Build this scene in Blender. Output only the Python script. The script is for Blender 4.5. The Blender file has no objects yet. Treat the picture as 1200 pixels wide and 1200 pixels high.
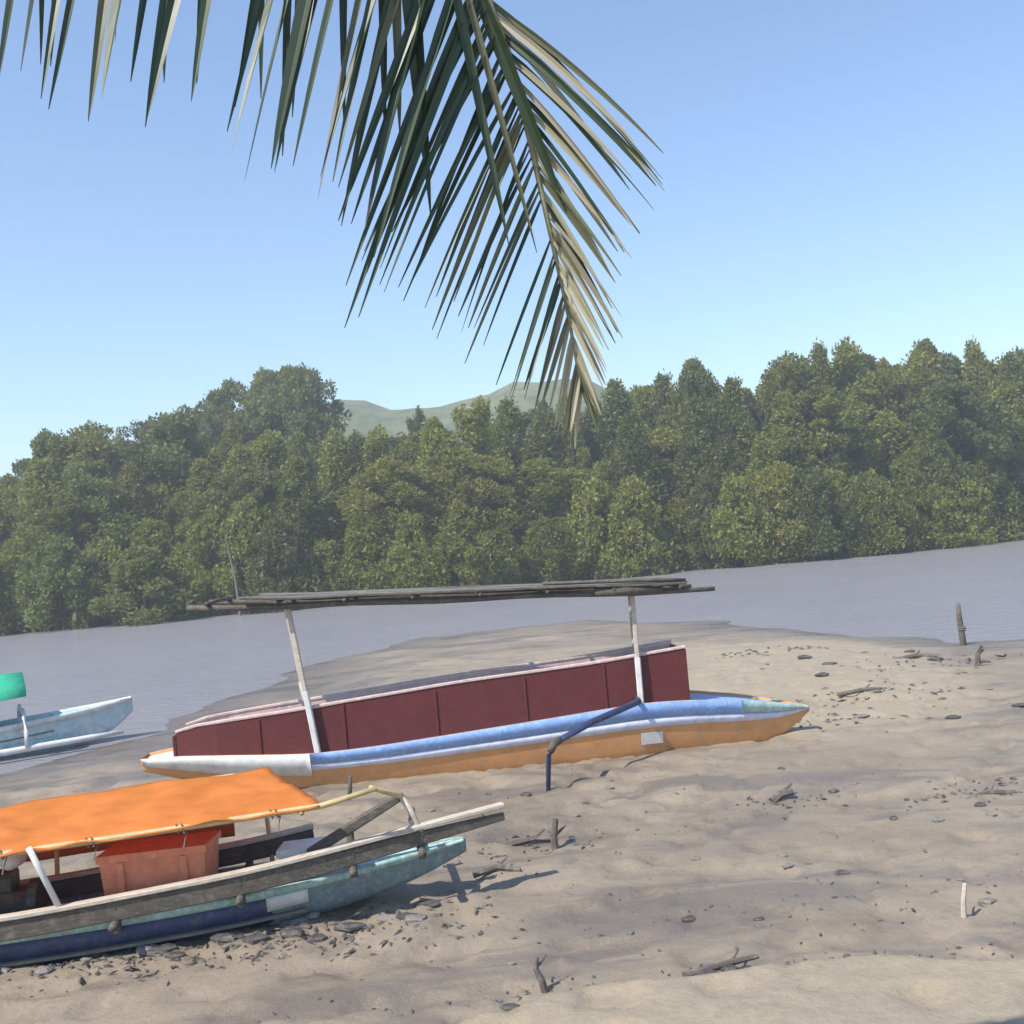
import bpy, math, random
import numpy as np
from mathutils import Vector, Matrix

random.seed(7); rng = np.random.default_rng(7)
scene = bpy.context.scene
C = scene.collection
R = math.radians

# ------------------------------------------------------------------ camera
cam_d = bpy.data.cameras.new('camera')
cam_d.sensor_width = 36.0
cam_d.lens = 36.0 * 1287 / 1200
cam_d.clip_end = 3000
cam = bpy.data.objects.new('camera', cam_d); C.objects.link(cam)
cam.matrix_world = Matrix.Translation((0, 0, 2.6)) @ Matrix.Rotation(R(90 + 1.6), 4, 'X') @ Matrix.Rotation(R(-5.0), 4, 'Z')
scene.camera = cam

# ------------------------------------------------------------------ sky and sun
SUN_EL, SUN_AZ = R(52), R(228)          # compass azimuth: clockwise from +Y, the sun stands behind and left
world = bpy.data.worlds.new('World'); scene.world = world; world.use_nodes = True
wn = world.node_tree; wn.nodes.clear()
wo = wn.nodes.new('ShaderNodeOutputWorld'); bg = wn.nodes.new('ShaderNodeBackground')
sky = wn.nodes.new('ShaderNodeTexSky'); sky.sky_type = 'NISHITA'; sky.sun_disc = False
sky.sun_elevation = SUN_EL; sky.sun_rotation = SUN_AZ
sky.air_density = 1.0; sky.dust_density = 0.15; sky.ozone_density = 3.0
bg.inputs['Strength'].default_value = 0.128
wn.links.new(sky.outputs[0], bg.inputs[0]); wn.links.new(bg.outputs[0], wo.inputs[0])
sun_d = bpy.data.lights.new('sun', 'SUN'); sun_d.energy = 3.8; sun_d.angle = R(0.6); sun_d.color = (1.0, 0.94, 0.84)
sun = bpy.data.objects.new('sun', sun_d); C.objects.link(sun)
sdir = Vector((math.sin(SUN_AZ) * math.cos(SUN_EL), math.cos(SUN_AZ) * math.cos(SUN_EL), math.sin(SUN_EL)))
sun.rotation_euler = sdir.to_track_quat('Z', 'Y').to_euler()
sun.location = (-10, -10, 30)
scene.view_settings.view_transform = 'Standard'; scene.view_settings.look = 'None'
scene.view_settings.exposure = 0.84; scene.view_settings.gamma = 1
scene.view_settings.use_curve_mapping = False

# ------------------------------------------------------------------ materials
def nodes(name):
    m = bpy.data.materials.new(name); m.use_nodes = True
    nt = m.node_tree
    return m, nt, nt.nodes['Principled BSDF'], nt.nodes['Material Output']

def noise(nt, scale, detail=4, rough=0.6, vec=None, dist=0.0):
    n = nt.nodes.new('ShaderNodeTexNoise')
    n.inputs['Scale'].default_value = scale; n.inputs['Detail'].default_value = detail
    n.inputs['Roughness'].default_value = rough; n.inputs['Distortion'].default_value = dist
    if vec is not None: nt.links.new(vec, n.inputs['Vector'])
    return n

def ramp(nt, fac, stops):
    r = nt.nodes.new('ShaderNodeValToRGB')
    e = r.color_ramp.elements
    while len(e) < len(stops): e.new(0.5)
    for i, (p, c) in enumerate(stops):
        e[i].position = p; e[i].color = (c, c, c, 1) if isinstance(c, (int, float)) else (*c, 1)
    nt.links.new(fac, r.inputs[0])
    return r

def mixc(nt, fac, a, b, mode='MIX'):
    m = nt.nodes.new('ShaderNodeMix'); m.data_type = 'RGBA'; m.blend_type = mode
    for v, s in ((fac, 0), (a, 6), (b, 7)):
        if hasattr(v, 'is_linked'): nt.links.new(v, m.inputs[s])
        elif s == 0: m.inputs[0].default_value = v
        else: m.inputs[s].default_value = (*v, 1)
    return m.outputs[2]

def bump(nt, b, h, strength=0.4, dist=0.02):
    n = nt.nodes.new('ShaderNodeBump'); n.inputs['Strength'].default_value = strength; n.inputs['Distance'].default_value = dist
    nt.links.new(h, n.inputs['Height']); nt.links.new(n.outputs[0], b.inputs['Normal'])

def paint(name, col, worn=None, rough=0.55, wear=0.35, scale=6.0, stretch=(1, 1, 1), dirt=(0.26, 0.22, 0.18)):
    """weathered paint or wood: base tone drifting, worn patches, mud spatter"""
    m, nt, b, o = nodes(name)
    tc = nt.nodes.new('ShaderNodeTexCoord'); mp = nt.nodes.new('ShaderNodeMapping')
    mp.inputs['Scale'].default_value = stretch; nt.links.new(tc.outputs['Object'], mp.inputs[0])
    n1 = noise(nt, scale, 6, 0.65, mp.outputs[0]); n2 = noise(nt, scale * 4, 5, 0.7, mp.outputs[0], 0.6)
    worn = worn or tuple(min(1, c * 1.35 + 0.04) for c in col)
    dark = tuple(c * 0.72 for c in col)
    base = mixc(nt, ramp(nt, n1.outputs[0], [(0.3, 0), (0.7, 1)]).outputs[0], dark, col)
    wf = ramp(nt, n2.outputs[0], [(0.62 - wear * 0.3, 0), (0.78, 1)]).outputs[0]
    c2 = mixc(nt, wf, base, worn)
    n3 = noise(nt, scale * 1.7, 5, 0.75, tc.outputs['Object'])
    c3 = mixc(nt, ramp(nt, n3.outputs[0], [(0.5, 0), (0.68, wear)]).outputs[0], c2, dirt)
    nt.links.new(c3, b.inputs['Base Color'])
    b.inputs['Roughness'].default_value = rough
    bump(nt, b, n2.outputs[0], 0.25, 0.006)
    return m

M = {}
M['blue'] = paint('blue_paint', (0.24, 0.4, 0.78), rough=0.45)
M['teal'] = paint('teal_paint', (0.3, 0.52, 0.5), worn=(0.66, 0.74, 0.72), rough=0.55, wear=0.6)
M['white'] = paint('white_paint', (0.74, 0.73, 0.72), worn=(0.55, 0.52, 0.48), rough=0.5)
M['lavender'] = paint('pale_lavender_paint', (0.62, 0.66, 0.82), worn=(0.6, 0.58, 0.6), rough=0.5)
M['orange'] = paint('orange_hull_paint', (0.68, 0.32, 0.12), worn=(0.5, 0.3, 0.16), rough=0.6, wear=0.5, dirt=(0.36, 0.28, 0.2))
M['maroon'] = paint('maroon_paint', (0.105, 0.013, 0.015), worn=(0.12, 0.03, 0.03), rough=0.75, wear=0.2, dirt=(0.09, 0.04, 0.035))
M['pink'] = paint('faded_pink_paint', (0.62, 0.45, 0.42), rough=0.6)
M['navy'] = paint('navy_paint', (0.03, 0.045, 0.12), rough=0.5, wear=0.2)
M['slate'] = paint('blue_grey_paint', (0.17, 0.25, 0.27), worn=(0.3, 0.38, 0.38), rough=0.6, wear=0.5)
M['pale_blue'] = paint('pale_blue_paint', (0.55, 0.68, 0.72), worn=(0.7, 0.76, 0.78), rough=0.5)
M['darkwood'] = paint('dark_weathered_wood', (0.085, 0.072, 0.058), worn=(0.2, 0.18, 0.15), rough=0.8, stretch=(0.4, 3, 3))
M['greywood'] = paint('grey_weathered_wood', (0.16, 0.15, 0.125), worn=(0.32, 0.3, 0.26), rough=0.85, stretch=(0.4, 3, 3))
M['palewood'] = paint('pale_sunbleached_wood', (0.52, 0.45, 0.37), worn=(0.7, 0.64, 0.56), rough=0.75, stretch=(0.4, 3, 3))
M['bamboo'] = paint('yellow_bamboo', (0.55, 0.42, 0.2), worn=(0.68, 0.58, 0.38), rough=0.5, stretch=(1, 3, 3))
M['rust'] = paint('dark_engine_metal', (0.05, 0.045, 0.04), worn=(0.16, 0.09, 0.05), rough=0.5)
M['redbox'] = paint('red_orange_plastic', (0.82, 0.27, 0.14), rough=0.6, wear=0.25)
M['deadwood'] = paint('dead_grey_wood', (0.12, 0.1, 0.085), worn=(0.25, 0.22, 0.2), rough=0.9)
M['bleached'] = paint('bleached_dead_wood', (0.45, 0.43, 0.4), rough=0.9)
M['bark'] = paint('grey_brown_bark', (0.13, 0.11, 0.085), worn=(0.2, 0.18, 0.15), rough=0.9, scale=3)
M['stone'] = paint('muddy_stone', (0.2, 0.18, 0.165), worn=(0.3, 0.28, 0.25), rough=0.85, scale=9)
M['darkstone'] = paint('wet_dark_stone', (0.07, 0.063, 0.06), worn=(0.16, 0.14, 0.13), rough=0.6, scale=9)

def fabric(name, col, trans=0.35):
    m, nt, b, o = nodes(name)
    tc = nt.nodes.new('ShaderNodeTexCoord')
    n1 = noise(nt, 2.5, 5, 0.6, tc.outputs['Object']); n2 = noise(nt, 9, 5, 0.6, tc.outputs['Object'])
    c = mixc(nt, ramp(nt, n1.outputs[0], [(0.3, 0), (0.75, 1)]).outputs[0], tuple(k * 0.82 for k in col), tuple(min(1, k * 1.1 + 0.02) for k in col))
    nt.links.new(c, b.inputs['Base Color']); b.inputs['Roughness'].default_value = 0.9; b.inputs['Specular IOR Level'].default_value = 0.15
    bump(nt, b, n2.outputs[0], 0.5, 0.02)
    t = nt.nodes.new('ShaderNodeBsdfTranslucent'); nt.links.new(c, t.inputs[0])
    mx = nt.nodes.new('ShaderNodeMixShader'); mx.inputs[0].default_value = trans
    nt.links.new(b.outputs[0], mx.inputs[1]); nt.links.new(t.outputs[0], mx.inputs[2]); nt.links.new(mx.outputs[0], o.inputs[0])
    return m
M['tarp'] = fabric('orange_tarpaulin', (0.74, 0.26, 0.06), 0.4)
M['curtain'] = fabric('red_orange_cloth', (0.75, 0.17, 0.045), 0.35)
M['greentarp'] = fabric('green_tarpaulin', (0.06, 0.55, 0.33), 0.25)

def leafmat(name, lo, mid, hi, trans=0.5, rough=0.6, obj_var=0.35):
    m, nt, b, o = nodes(name)
    g = nt.nodes.new('ShaderNodeNewGeometry'); oi = nt.nodes.new('ShaderNodeObjectInfo')
    c = ramp(nt, g.outputs['Random Per Island'], [(0.0, lo), (0.55, mid), (1.0, hi)])
    hs = nt.nodes.new('ShaderNodeHueSaturation'); nt.links.new(c.outputs[0], hs.inputs['Color'])
    mr = nt.nodes.new('ShaderNodeMapRange'); nt.links.new(oi.outputs['Random'], mr.inputs[0])
    mr.inputs[3].default_value = 1 - obj_var * 0.55; mr.inputs[4].default_value = 1 + obj_var * 0.55
    nt.links.new(mr.outputs[0], hs.inputs['Value'])
    wn_ = nt.nodes.new('ShaderNodeTexWhiteNoise'); wn_.noise_dimensions = '1D'; nt.links.new(oi.outputs['Random'], wn_.inputs['W'])
    mh = nt.nodes.new('ShaderNodeMapRange'); nt.links.new(wn_.outputs['Value'], mh.inputs[0])
    mh.inputs[3].default_value = 0.5 - 0.045 * obj_var; mh.inputs[4].default_value = 0.5 + 0.035 * obj_var
    nt.links.new(mh.outputs[0], hs.inputs['Hue'])
    nt.links.new(hs.outputs[0], b.inputs['Base Color']); b.inputs['Roughness'].default_value = rough
    t = nt.nodes.new('ShaderNodeBsdfTranslucent'); nt.links.new(hs.outputs[0], t.inputs[0])
    mx = nt.nodes.new('ShaderNodeMixShader'); mx.inputs[0].default_value = trans
    nt.links.new(b.outputs[0], mx.inputs[1]); nt.links.new(t.outputs[0], mx.inputs[2]); nt.links.new(mx.outputs[0], o.inputs[0])
    return m
M['leaf'] = leafmat('mangrove_leaf', (0.15, 0.168, 0.022), (0.22, 0.235, 0.04), (0.31, 0.31, 0.065))
M['leaf_dark'] = leafmat('dark_leaf', (0.11, 0.138, 0.03), (0.155, 0.18, 0.042), (0.21, 0.225, 0.06))
M['leaf_bright'] = leafmat('yellow_green_leaf', (0.14, 0.17, 0.03), (0.2, 0.23, 0.05), (0.3, 0.3, 0.08))
M['palm_dark'] = leafmat('palm_leaf_shade_green', (0.018, 0.036, 0.016), (0.026, 0.05, 0.02), (0.036, 0.062, 0.026), 0.12, 0.45)  # darkened green, the frond's shaded side put into the leaf colour
M['palm_olive'] = leafmat('palm_leaf_olive', (0.08, 0.09, 0.04), (0.12, 0.125, 0.06), (0.17, 0.165, 0.09), 0.2, 0.45)
M['palm_dry'] = leafmat('palm_leaf_dry', (0.26, 0.23, 0.15), (0.33, 0.3, 0.2), (0.4, 0.36, 0.26), 0.2, 0.55)
M['rachis'] = paint('palm_rib', (0.3, 0.29, 0.16), worn=(0.42, 0.38, 0.24), rough=0.5, scale=12)

# ground: mud with sandy zones, wet near the water level
def ground_material():
    m, nt, b, o = nodes('tidal_mud')
    tc = nt.nodes.new('ShaderNodeTexCoord'); P = tc.outputs['Object']
    big = noise(nt, 0.55, 6, 0.6, P, 0.4); mid = noise(nt, 2.6, 6, 0.65, P, 0.5); fine = noise(nt, 16, 8, 0.7, P); grit = noise(nt, 75, 5, 0.7, P)
    c = mixc(nt, ramp(nt, big.outputs[0], [(0.34, 0), (0.66, 1)]).outputs[0], (0.205, 0.166, 0.122), (0.295, 0.242, 0.178))
    c = mixc(nt, ramp(nt, mid.outputs[0], [(0.5, 0), (0.72, 0.75)]).outputs[0], c, (0.165, 0.135, 0.112))
    c = mixc(nt, ramp(nt, fine.outputs[0], [(0.56, 0), (0.75, 0.65)]).outputs[0], c, (0.11, 0.09, 0.073))
    mps = nt.nodes.new('ShaderNodeMapping'); mps.inputs['Scale'].default_value = (0.35, 1.0, 1.0); nt.links.new(P, mps.inputs[0])
    wetn = noise(nt, 1.1, 7, 0.62, mps.outputs[0], 0.7)
    wet = ramp(nt, wetn.outputs[0], [(0.5, 0), (0.6, 1)]).outputs[0]
    c = mixc(nt, wet, c, mixc(nt, 0.55, c, (0.12, 0.1, 0.09)))
    at = nt.nodes.new('ShaderNodeAttribute'); at.attribute_name = 'sand'
    sandc = mixc(nt, ramp(nt, fine.outputs[0], [(0.35, 0), (0.7, 1)]).outputs[0], (0.34, 0.28, 0.2), (0.27, 0.222, 0.155))
    ad = nt.nodes.new('ShaderNodeMath'); ad.operation = 'MULTIPLY_ADD'; nt.links.new(mid.outputs[0], ad.inputs[0]); ad.inputs[1].default_value = 0.9
    nt.links.new(at.outputs['Fac'], ad.inputs[2])
    c = mixc(nt, ramp(nt, ad.outputs[0], [(0.62, 0), (0.95, 1)]).outputs[0], c, sandc)
    c = mixc(nt, ramp(nt, grit.outputs[0], [(0.6, 0), (0.8, 0.5)]).outputs[0], c, (0.13, 0.11, 0.09))
    sp = nt.nodes.new('ShaderNodeSeparateXYZ'); nt.links.new(P, sp.inputs[0])
    wz = nt.nodes.new('ShaderNodeMapRange'); nt.links.new(sp.outputs['Z'], wz.inputs[0]); wz.inputs[1].default_value = 0.0; wz.inputs[2].default_value = 0.09
    wz.inputs[3].default_value = 1; wz.inputs[4].default_value = 0
    far = at_far = nt.nodes.new('ShaderNodeMapRange'); nt.links.new(sp.outputs['Y'], far.inputs[0]); far.inputs[1].default_value = 50; far.inputs[2].default_value = 60
    c = mixc(nt, wz.outputs[0], c, mixc(nt, 0.78, c, (0.12, 0.1, 0.09)))
    c = mixc(nt, far.outputs[0], c, (0.05, 0.05, 0.03))
    nt.links.new(c, b.inputs['Base Color'])
    rr = nt.nodes.new('ShaderNodeMapRange'); nt.links.new(wz.outputs[0], rr.inputs[0]); rr.inputs[3].default_value = 0.72; rr.inputs[4].default_value = 0.42
    rw = nt.nodes.new('ShaderNodeMath'); rw.operation = 'MULTIPLY_ADD'; nt.links.new(wet, rw.inputs[0]); rw.inputs[1].default_value = -0.3; rw.use_clamp = True
    nt.links.new(rr.outputs[0], rw.inputs[2]); nt.links.new(rw.outputs[0], b.inputs['Roughness'])
    ah = nt.nodes.new('ShaderNodeMath'); ah.operation = 'MULTIPLY_ADD'; nt.links.new(grit.outputs[0], ah.inputs[0]); ah.inputs[1].default_value = 0.3; nt.links.new(fine.outputs[0], ah.inputs[2])
    bump(nt, b, ah.outputs[0], 0.6, 0.028)
    return m
M['ground'] = ground_material()

def water_material():
    m, nt, b, o = nodes('silty_water')
    tc = nt.nodes.new('ShaderNodeTexCoord'); mp = nt.nodes.new('ShaderNodeMapping'); mp.inputs['Scale'].default_value = (0.55, 1.5, 1)
    nt.links.new(tc.outputs['Object'], mp.inputs[0])
    a = noise(nt, 0.18, 4, 0.6, tc.outputs['Object']); w = noise(nt, 3.2, 5, 0.6, mp.outputs[0], 0.8); w2 = noise(nt, 11, 4, 0.6, mp.outputs[0])
    c = mixc(nt, a.outputs[0], (0.215, 0.21, 0.235), (0.285, 0.275, 0.295))
    nt.links.new(c, b.inputs['Base Color']); b.inputs['Roughness'].default_value = 0.22; b.inputs['IOR'].default_value = 1.33
    ad = nt.nodes.new('ShaderNodeMath'); ad.operation = 'MULTIPLY_ADD'; nt.links.new(w2.outputs[0], ad.inputs[0]); ad.inputs[1].default_value = 0.25; nt.links.new(w.outputs[0], ad.inputs[2])
    bump(nt, b, ad.outputs[0], 0.9, 0.09)
    return m
M['water'] = water_material()

def hill_material():
    m, nt, b, o = nodes('grassy_hill')
    tc = nt.nodes.new('ShaderNodeTexCoord')
    n = noise(nt, 0.035, 8, 0.7, tc.outputs['Object']); n2 = noise(nt, 0.4, 6, 0.7, tc.outputs['Object'])
    c = mixc(nt, ramp(nt, n.outputs[0], [(0.4, 0), (0.62, 1)]).outputs[0], (0.10, 0.12, 0.06), (0.17, 0.175, 0.09))
    c = mixc(nt, ramp(nt, n2.outputs[0], [(0.48, 0), (0.6, 0.85)]).outputs[0], c, (0.06, 0.085, 0.045))
    nt.links.new(c, b.inputs['Base Color']); b.inputs['Roughness'].default_value = 0.9
    return m
M['hill'] = hill_material()

# ------------------------------------------------------------------ object helpers
def mesh(verts, faces, name='mesh', smooth=False):
    me = bpy.data.meshes.new(name)
    me.from_pydata([tuple(map(float, v)) for v in verts], [], faces)
    me.update()
    if smooth:
        me.polygons.foreach_set('use_smooth', [True] * len(me.polygons))
    return me

def tag(o, label=None, cat=None, group=None, kind=None):
    for k, v in (('label', label), ('category', cat), ('group', group), ('kind', kind)):
        if v: o[k] = v
    return o

def thing(name, label, cat, loc, group=None):
    o = bpy.data.objects.new(name, None); C.objects.link(o); o.location = loc
    o.empty_display_size = 0.2
    return tag(o, label, cat, group)

def wloc(o):
    v = Vector(o.location)
    return v if o.parent is None else v + wloc(o.parent)

def obj(name, geo, mat, parent=None, smooth=False, at=None, label=None):
    """geo = (verts, faces) in world metres; stored relative to the parent (or to `at`)"""
    verts, faces = geo
    org = Vector(at) if at is not None else (wloc(parent) if parent else Vector((0, 0, 0)))
    me = mesh([Vector(v) - org for v in verts], faces, name, smooth)
    me.materials.append(M[mat])
    o = bpy.data.objects.new(name, me); C.objects.link(o)
    if parent:
        o.parent = parent; o.location = org - wloc(parent)
    else: o.location = org
    if label: o['label'] = label
    return o

def join(*gs):
    V, F = [], []
    for v, f in gs:
        k = len(V); V += list(v); F += [tuple(i + k for i in q) for q in f]
    return V, F

def frame_at(t):
    t = t.normalized()
    up = Vector((0, 0, 1)) if abs(t.z) < 0.95 else Vector((0, 1, 0))
    s = t.cross(up).normalized()
    return s, s.cross(t).normalized()

def tube(pts, rad, seg=8, jitter=0.0):
    pts = [Vector(p) for p in pts]; n = len(pts)
    rad = [rad] * n if isinstance(rad, (int, float)) else rad
    V, F = [], []
    for i, p in enumerate(pts):
        t = pts[min(i + 1, n - 1)] - pts[max(i - 1, 0)]
        s, u = frame_at(t)
        for k in range(seg):
            a = 2 * math.pi * k / seg; r = rad[i] * (1 + random.uniform(-jitter, jitter))
            V.append(p + s * math.cos(a) * r + u * math.sin(a) * r)
    for i in range(n - 1):
        for k in range(seg):
            a, b = i * seg + k, i * seg + (k + 1) % seg
            F.append((a, b, b + seg, a + seg))
    F.append(tuple(range(seg - 1, -1, -1))); F.append(tuple((n - 1) * seg + k for k in range(seg)))
    return V, F

def beam(pts, w, h):
    """rectangular bar swept along pts; w across (horizontal), h upright, may be lists"""
    pts = [Vector(p) for p in pts]; n = len(pts)
    w = [w] * n if isinstance(w, (int, float)) else w
    h = [h] * n if isinstance(h, (int, float)) else h
    V, F = [], []
    for i, p in enumerate(pts):
        s, u = frame_at(pts[min(i + 1, n - 1)] - pts[max(i - 1, 0)])
        c = 0.18 * min(w[i], h[i])
        for a, b in ((-w[i] / 2 + c, -h[i] / 2), (w[i] / 2 - c, -h[i] / 2), (w[i] / 2, -h[i] / 2 + c), (w[i] / 2, h[i] / 2 - c),
                     (w[i] / 2 - c, h[i] / 2), (-w[i] / 2 + c, h[i] / 2), (-w[i] / 2, h[i] / 2 - c), (-w[i] / 2, -h[i] / 2 + c)):
            V.append(p + s * a + u * b)
    for i in range(n - 1):
        for k in range(8):
            a, b = i * 8 + k, i * 8 + (k + 1) % 8
            F.append((a, b, b + 8, a + 8))
    F.append(tuple(range(7, -1, -1))); F.append(tuple((n - 1) * 8 + k for k in range(8)))
    return V, F

def slab(top, thick, normal=(0, 0, 1)):
    """grid of points [i][j] thickened against normal"""
    ni, nj = len(top), len(top[0]); nv = Vector(normal) * thick
    V = [Vector(p) for r in top for p in r] + [Vector(p) - nv for r in top for p in r]
    F = []; k = ni * nj; I = lambda i, j: i * nj + j
    for i in range(ni - 1):
        for j in range(nj - 1):
            F.append((I(i, j), I(i + 1, j), I(i + 1, j + 1), I(i, j + 1)))
            F.append((k + I(i, j), k + I(i, j + 1), k + I(i + 1, j + 1), k + I(i + 1, j)))
    for i in range(ni - 1):
        F.append((I(i, 0), k + I(i, 0), k + I(i + 1, 0), I(i + 1, 0)))
        F.append((I(i, nj - 1), I(i + 1, nj - 1), k + I(i + 1, nj - 1), k + I(i, nj - 1)))
    for j in range(nj - 1):
        F.append((I(0, j), I(0, j + 1), k + I(0, j + 1), k + I(0, j)))
        F.append((I(ni - 1, j), k + I(ni - 1, j), k + I(ni - 1, j + 1), I(ni - 1, j + 1)))
    return V, F

def rock(c, r, sx=1, sy=1, sz=0.6, n=2):
    V, F = [], []
    rings, seg = 5, 8
    off = random.uniform(0, 50)
    for i in range(rings + 1):
        th = math.pi * i / rings
        for k in range(seg):
            a = 2 * math.pi * k / seg
            d = Vector((math.sin(th) * math.cos(a), math.sin(th) * math.sin(a), math.cos(th)))
            q = 1 + 0.28 * math.sin(d.x * 3.1 + off) * math.cos(d.y * 2.7 + off * 1.7) + random.uniform(-0.09, 0.09)
            V.append(Vector(c) + Vector((d.x * sx, d.y * sy, d.z * sz)) * r * q)
    for i in range(rings):
        for k in range(seg):
            a, b = i * seg + k, i * seg + (k + 1) % seg
            F.append((a, a + seg, b + seg, b))
    return V, F

# ------------------------------------------------------------------ terrain
_perm = rng.random((256, 256))
def vnoise(x, y):
    xi = np.floor(x).astype(int); yi = np.floor(y).astype(int); fx = x - xi; fy = y - yi
    fx = fx * fx * (3 - 2 * fx); fy = fy * fy * (3 - 2 * fy)
    g = lambda a, b: _perm[a % 256, b % 256]
    return (g(xi, yi) * (1 - fx) + g(xi + 1, yi) * fx) * (1 - fy) + (g(xi, yi + 1) * (1 - fx) + g(xi + 1, yi + 1) * fx) * fy
def fbm(x, y, o=4):
    s = 0; a = 0.5
    for k in range(o):
        s = s + a * vnoise(x + 17.3 * k, y - 9.1 * k); x, y, a = x * 2.03, y * 2.03, a * 0.5
    return s
def sstep(a, b, x):
    t = np.clip((x - a) / (b - a), 0, 1); return t * t * (3 - 2 * t)

SHORE = np.array([(-360, 6), (-40, 9), (-12, 12), (-8.2, 14.5), (-6.8, 17), (-6.0, 20), (-5.2, 27), (-3, 33), (2, 34), (5.5, 29), (6.6, 24), (8.0, 20.8), (10.5, 20.2), (14, 18), (40, 12), (360, 8)], float)
def shore_dist(x, y):
    d = np.full(x.shape, 1e9)
    for (x0, y0), (x1, y1) in zip(SHORE[:-1], SHORE[1:]):
        dx, dy = x1 - x0, y1 - y0
        t = np.clip(((x - x0) * dx + (y - y0) * dy) / (dx * dx + dy * dy), 0, 1)
        d = np.minimum(d, np.hypot(x - x0 - t * dx, y - y0 - t * dy))
    return d * np.where(y < np.interp(x, SHORE[:, 0], SHORE[:, 1]), 1, -1)
def bank_y(x):
    return 64 + 0.15 * np.clip(x, -40, 45) + 1.6 * np.sin(x * 0.21) + 0.8 * np.sin(x * 0.63 + 1)
def lip_y(x):
    return 5.72 + 0.07 * x + 0.12 * np.sin(x * 1.7) + 0.06 * np.sin(x * 4.3 + 1)
def sand_mask(x, y):
    g = lambda cx, cy, rx, ry, a: np.exp(-(((x - cx) * math.cos(a) + (y - cy) * math.sin(a)) / rx) ** 2 - ((-(x - cx) * math.sin(a) + (y - cy) * math.cos(a)) / ry) ** 2)
    s = 1.0 * g(4.6, 18.6, 1.9, 5.2, -0.15) + 0.75 * g(2.3, 16.2, 2.6, 2.4, 0) + 0.35 * g(0, 21, 5, 7, 0)
    s = np.maximum(s, 1.0 * sstep(-0.04, 0.06, lip_y(x) - y) * sstep(-2.5, 0.5, x + 0.4 * y - 2.2))
    return np.clip(s, 0, 1)
def height(x, y):
    x = np.asarray(x, float); y = np.asarray(y, float)
    d = shore_dist(x, y)
    dn = d + 1.4 * (fbm(x * 0.5, y * 0.5) - 0.47)
    z = np.where(dn > 0, 0.13 * (1 - np.exp(-np.maximum(dn, 0) / 2.8)), np.maximum(dn * 0.07, -1.0))
    near = sstep(0, 2.5, d)
    z = z + near * (0.16 * (fbm(x * 0.42, y * 0.42) - 0.47) + 0.045 * (fbm(x * 1.5 + 5, y * 1.5) - 0.47))
    fade = near * (1 - sstep(16, 30, y))
    tram = fbm(x * 3.4 + 40, y * 3.4 + 11, 4)
    z = z - fade * 0.04 * sstep(0.5, 0.62, tram) + fade * 0.02 * (fbm(x * 9, y * 9, 3) - 0.45)
    z = z + 0.10 * np.exp(-((x - 4.6) / 2.2) ** 2 - ((y - 18.6) / 4.5) ** 2)
    z = z + 0.16 * sstep(-0.10, 0.10, lip_y(x) - y) * (1 - 0.4 * sstep(0.1, 3, lip_y(x) - y))
    z = z - 0.03 * np.exp(-((x + 0.2) / 3.6) ** 4 - ((y - 12.1 - 0.05 * x) / 0.9) ** 2)
    by = bank_y(x)
    z = np.where(y > 40, np.maximum(z, -1.0 + 1.5 * sstep(by - 3, by + 3, y) + 3.0 * sstep(by + 5, by + 40, y)), z)
    return z
def hz(x, y): return float(height(np.array([x]), np.array([y]))[0])

def axis(segs):
    out = []
    for a, b, st0, st1 in segs:
        v = a
        while v < b - 1e-6:
            out.append(v); v += st0 + (st1 - st0) * (v - a) / (b - a)
    out.append(segs[-1][1]); return np.array(out)
xs = axis([(-360, -60, 40, 12), (-60, -12, 4, 0.3), (-12, -5, 0.2, 0.06), (-5, 5, 0.055, 0.055), (5, 12, 0.06, 0.2), (12, 60, 0.3, 4), (60, 360, 12, 40)])
ys = axis([(-40, 2, 8, 0.5), (2, 5, 0.3, 0.08), (5, 12, 0.045, 0.06), (12, 22, 0.07, 0.14), (22, 40, 0.15, 0.6), (40, 90, 0.8, 2), (90, 360, 5, 40)])
X, Y = np.meshgrid(xs, ys)
Z = height(X, Y); S = sand_mask(X, Y)
nx, ny = len(xs), len(ys)
gm = bpy.data.meshes.new('ground')
idx = np.arange(nx * ny).reshape(ny, nx)
quads = np.stack([idx[:-1, :-1], idx[:-1, 1:], idx[1:, 1:], idx[1:, :-1]], -1).reshape(-1, 4)
gm.vertices.add(nx * ny); gm.vertices.foreach_set('co', np.stack([X, Y, Z], -1).ravel())
gm.loops.add(quads.size); gm.loops.foreach_set('vertex_index', quads.ravel())
gm.polygons.add(len(quads)); gm.polygons.foreach_set('loop_start', np.arange(len(quads)) * 4)
gm.polygons.foreach_set('use_smooth', np.ones(len(quads), bool))
gm.update(); gm.validate()
at_ = gm.attributes.new('sand', 'FLOAT', 'POINT'); at_.data.foreach_set('value', S.ravel())
gm.materials.append(M['ground'])
ground = bpy.data.objects.new('ground', gm); C.objects.link(ground); tag(ground, kind='structure')

wx = [-355, -60, 60, 355]; wy = [8, 50, 130]
wv = [(x, y, 0.0) for y in wy for x in wx]
wf = [(j * 4 + i, j * 4 + i + 1, j * 4 + i + 5, j * 4 + i + 4) for j in range(2) for i in range(3)]
tag(obj('river_water', (wv, wf), 'water'), kind='structure')

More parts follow.
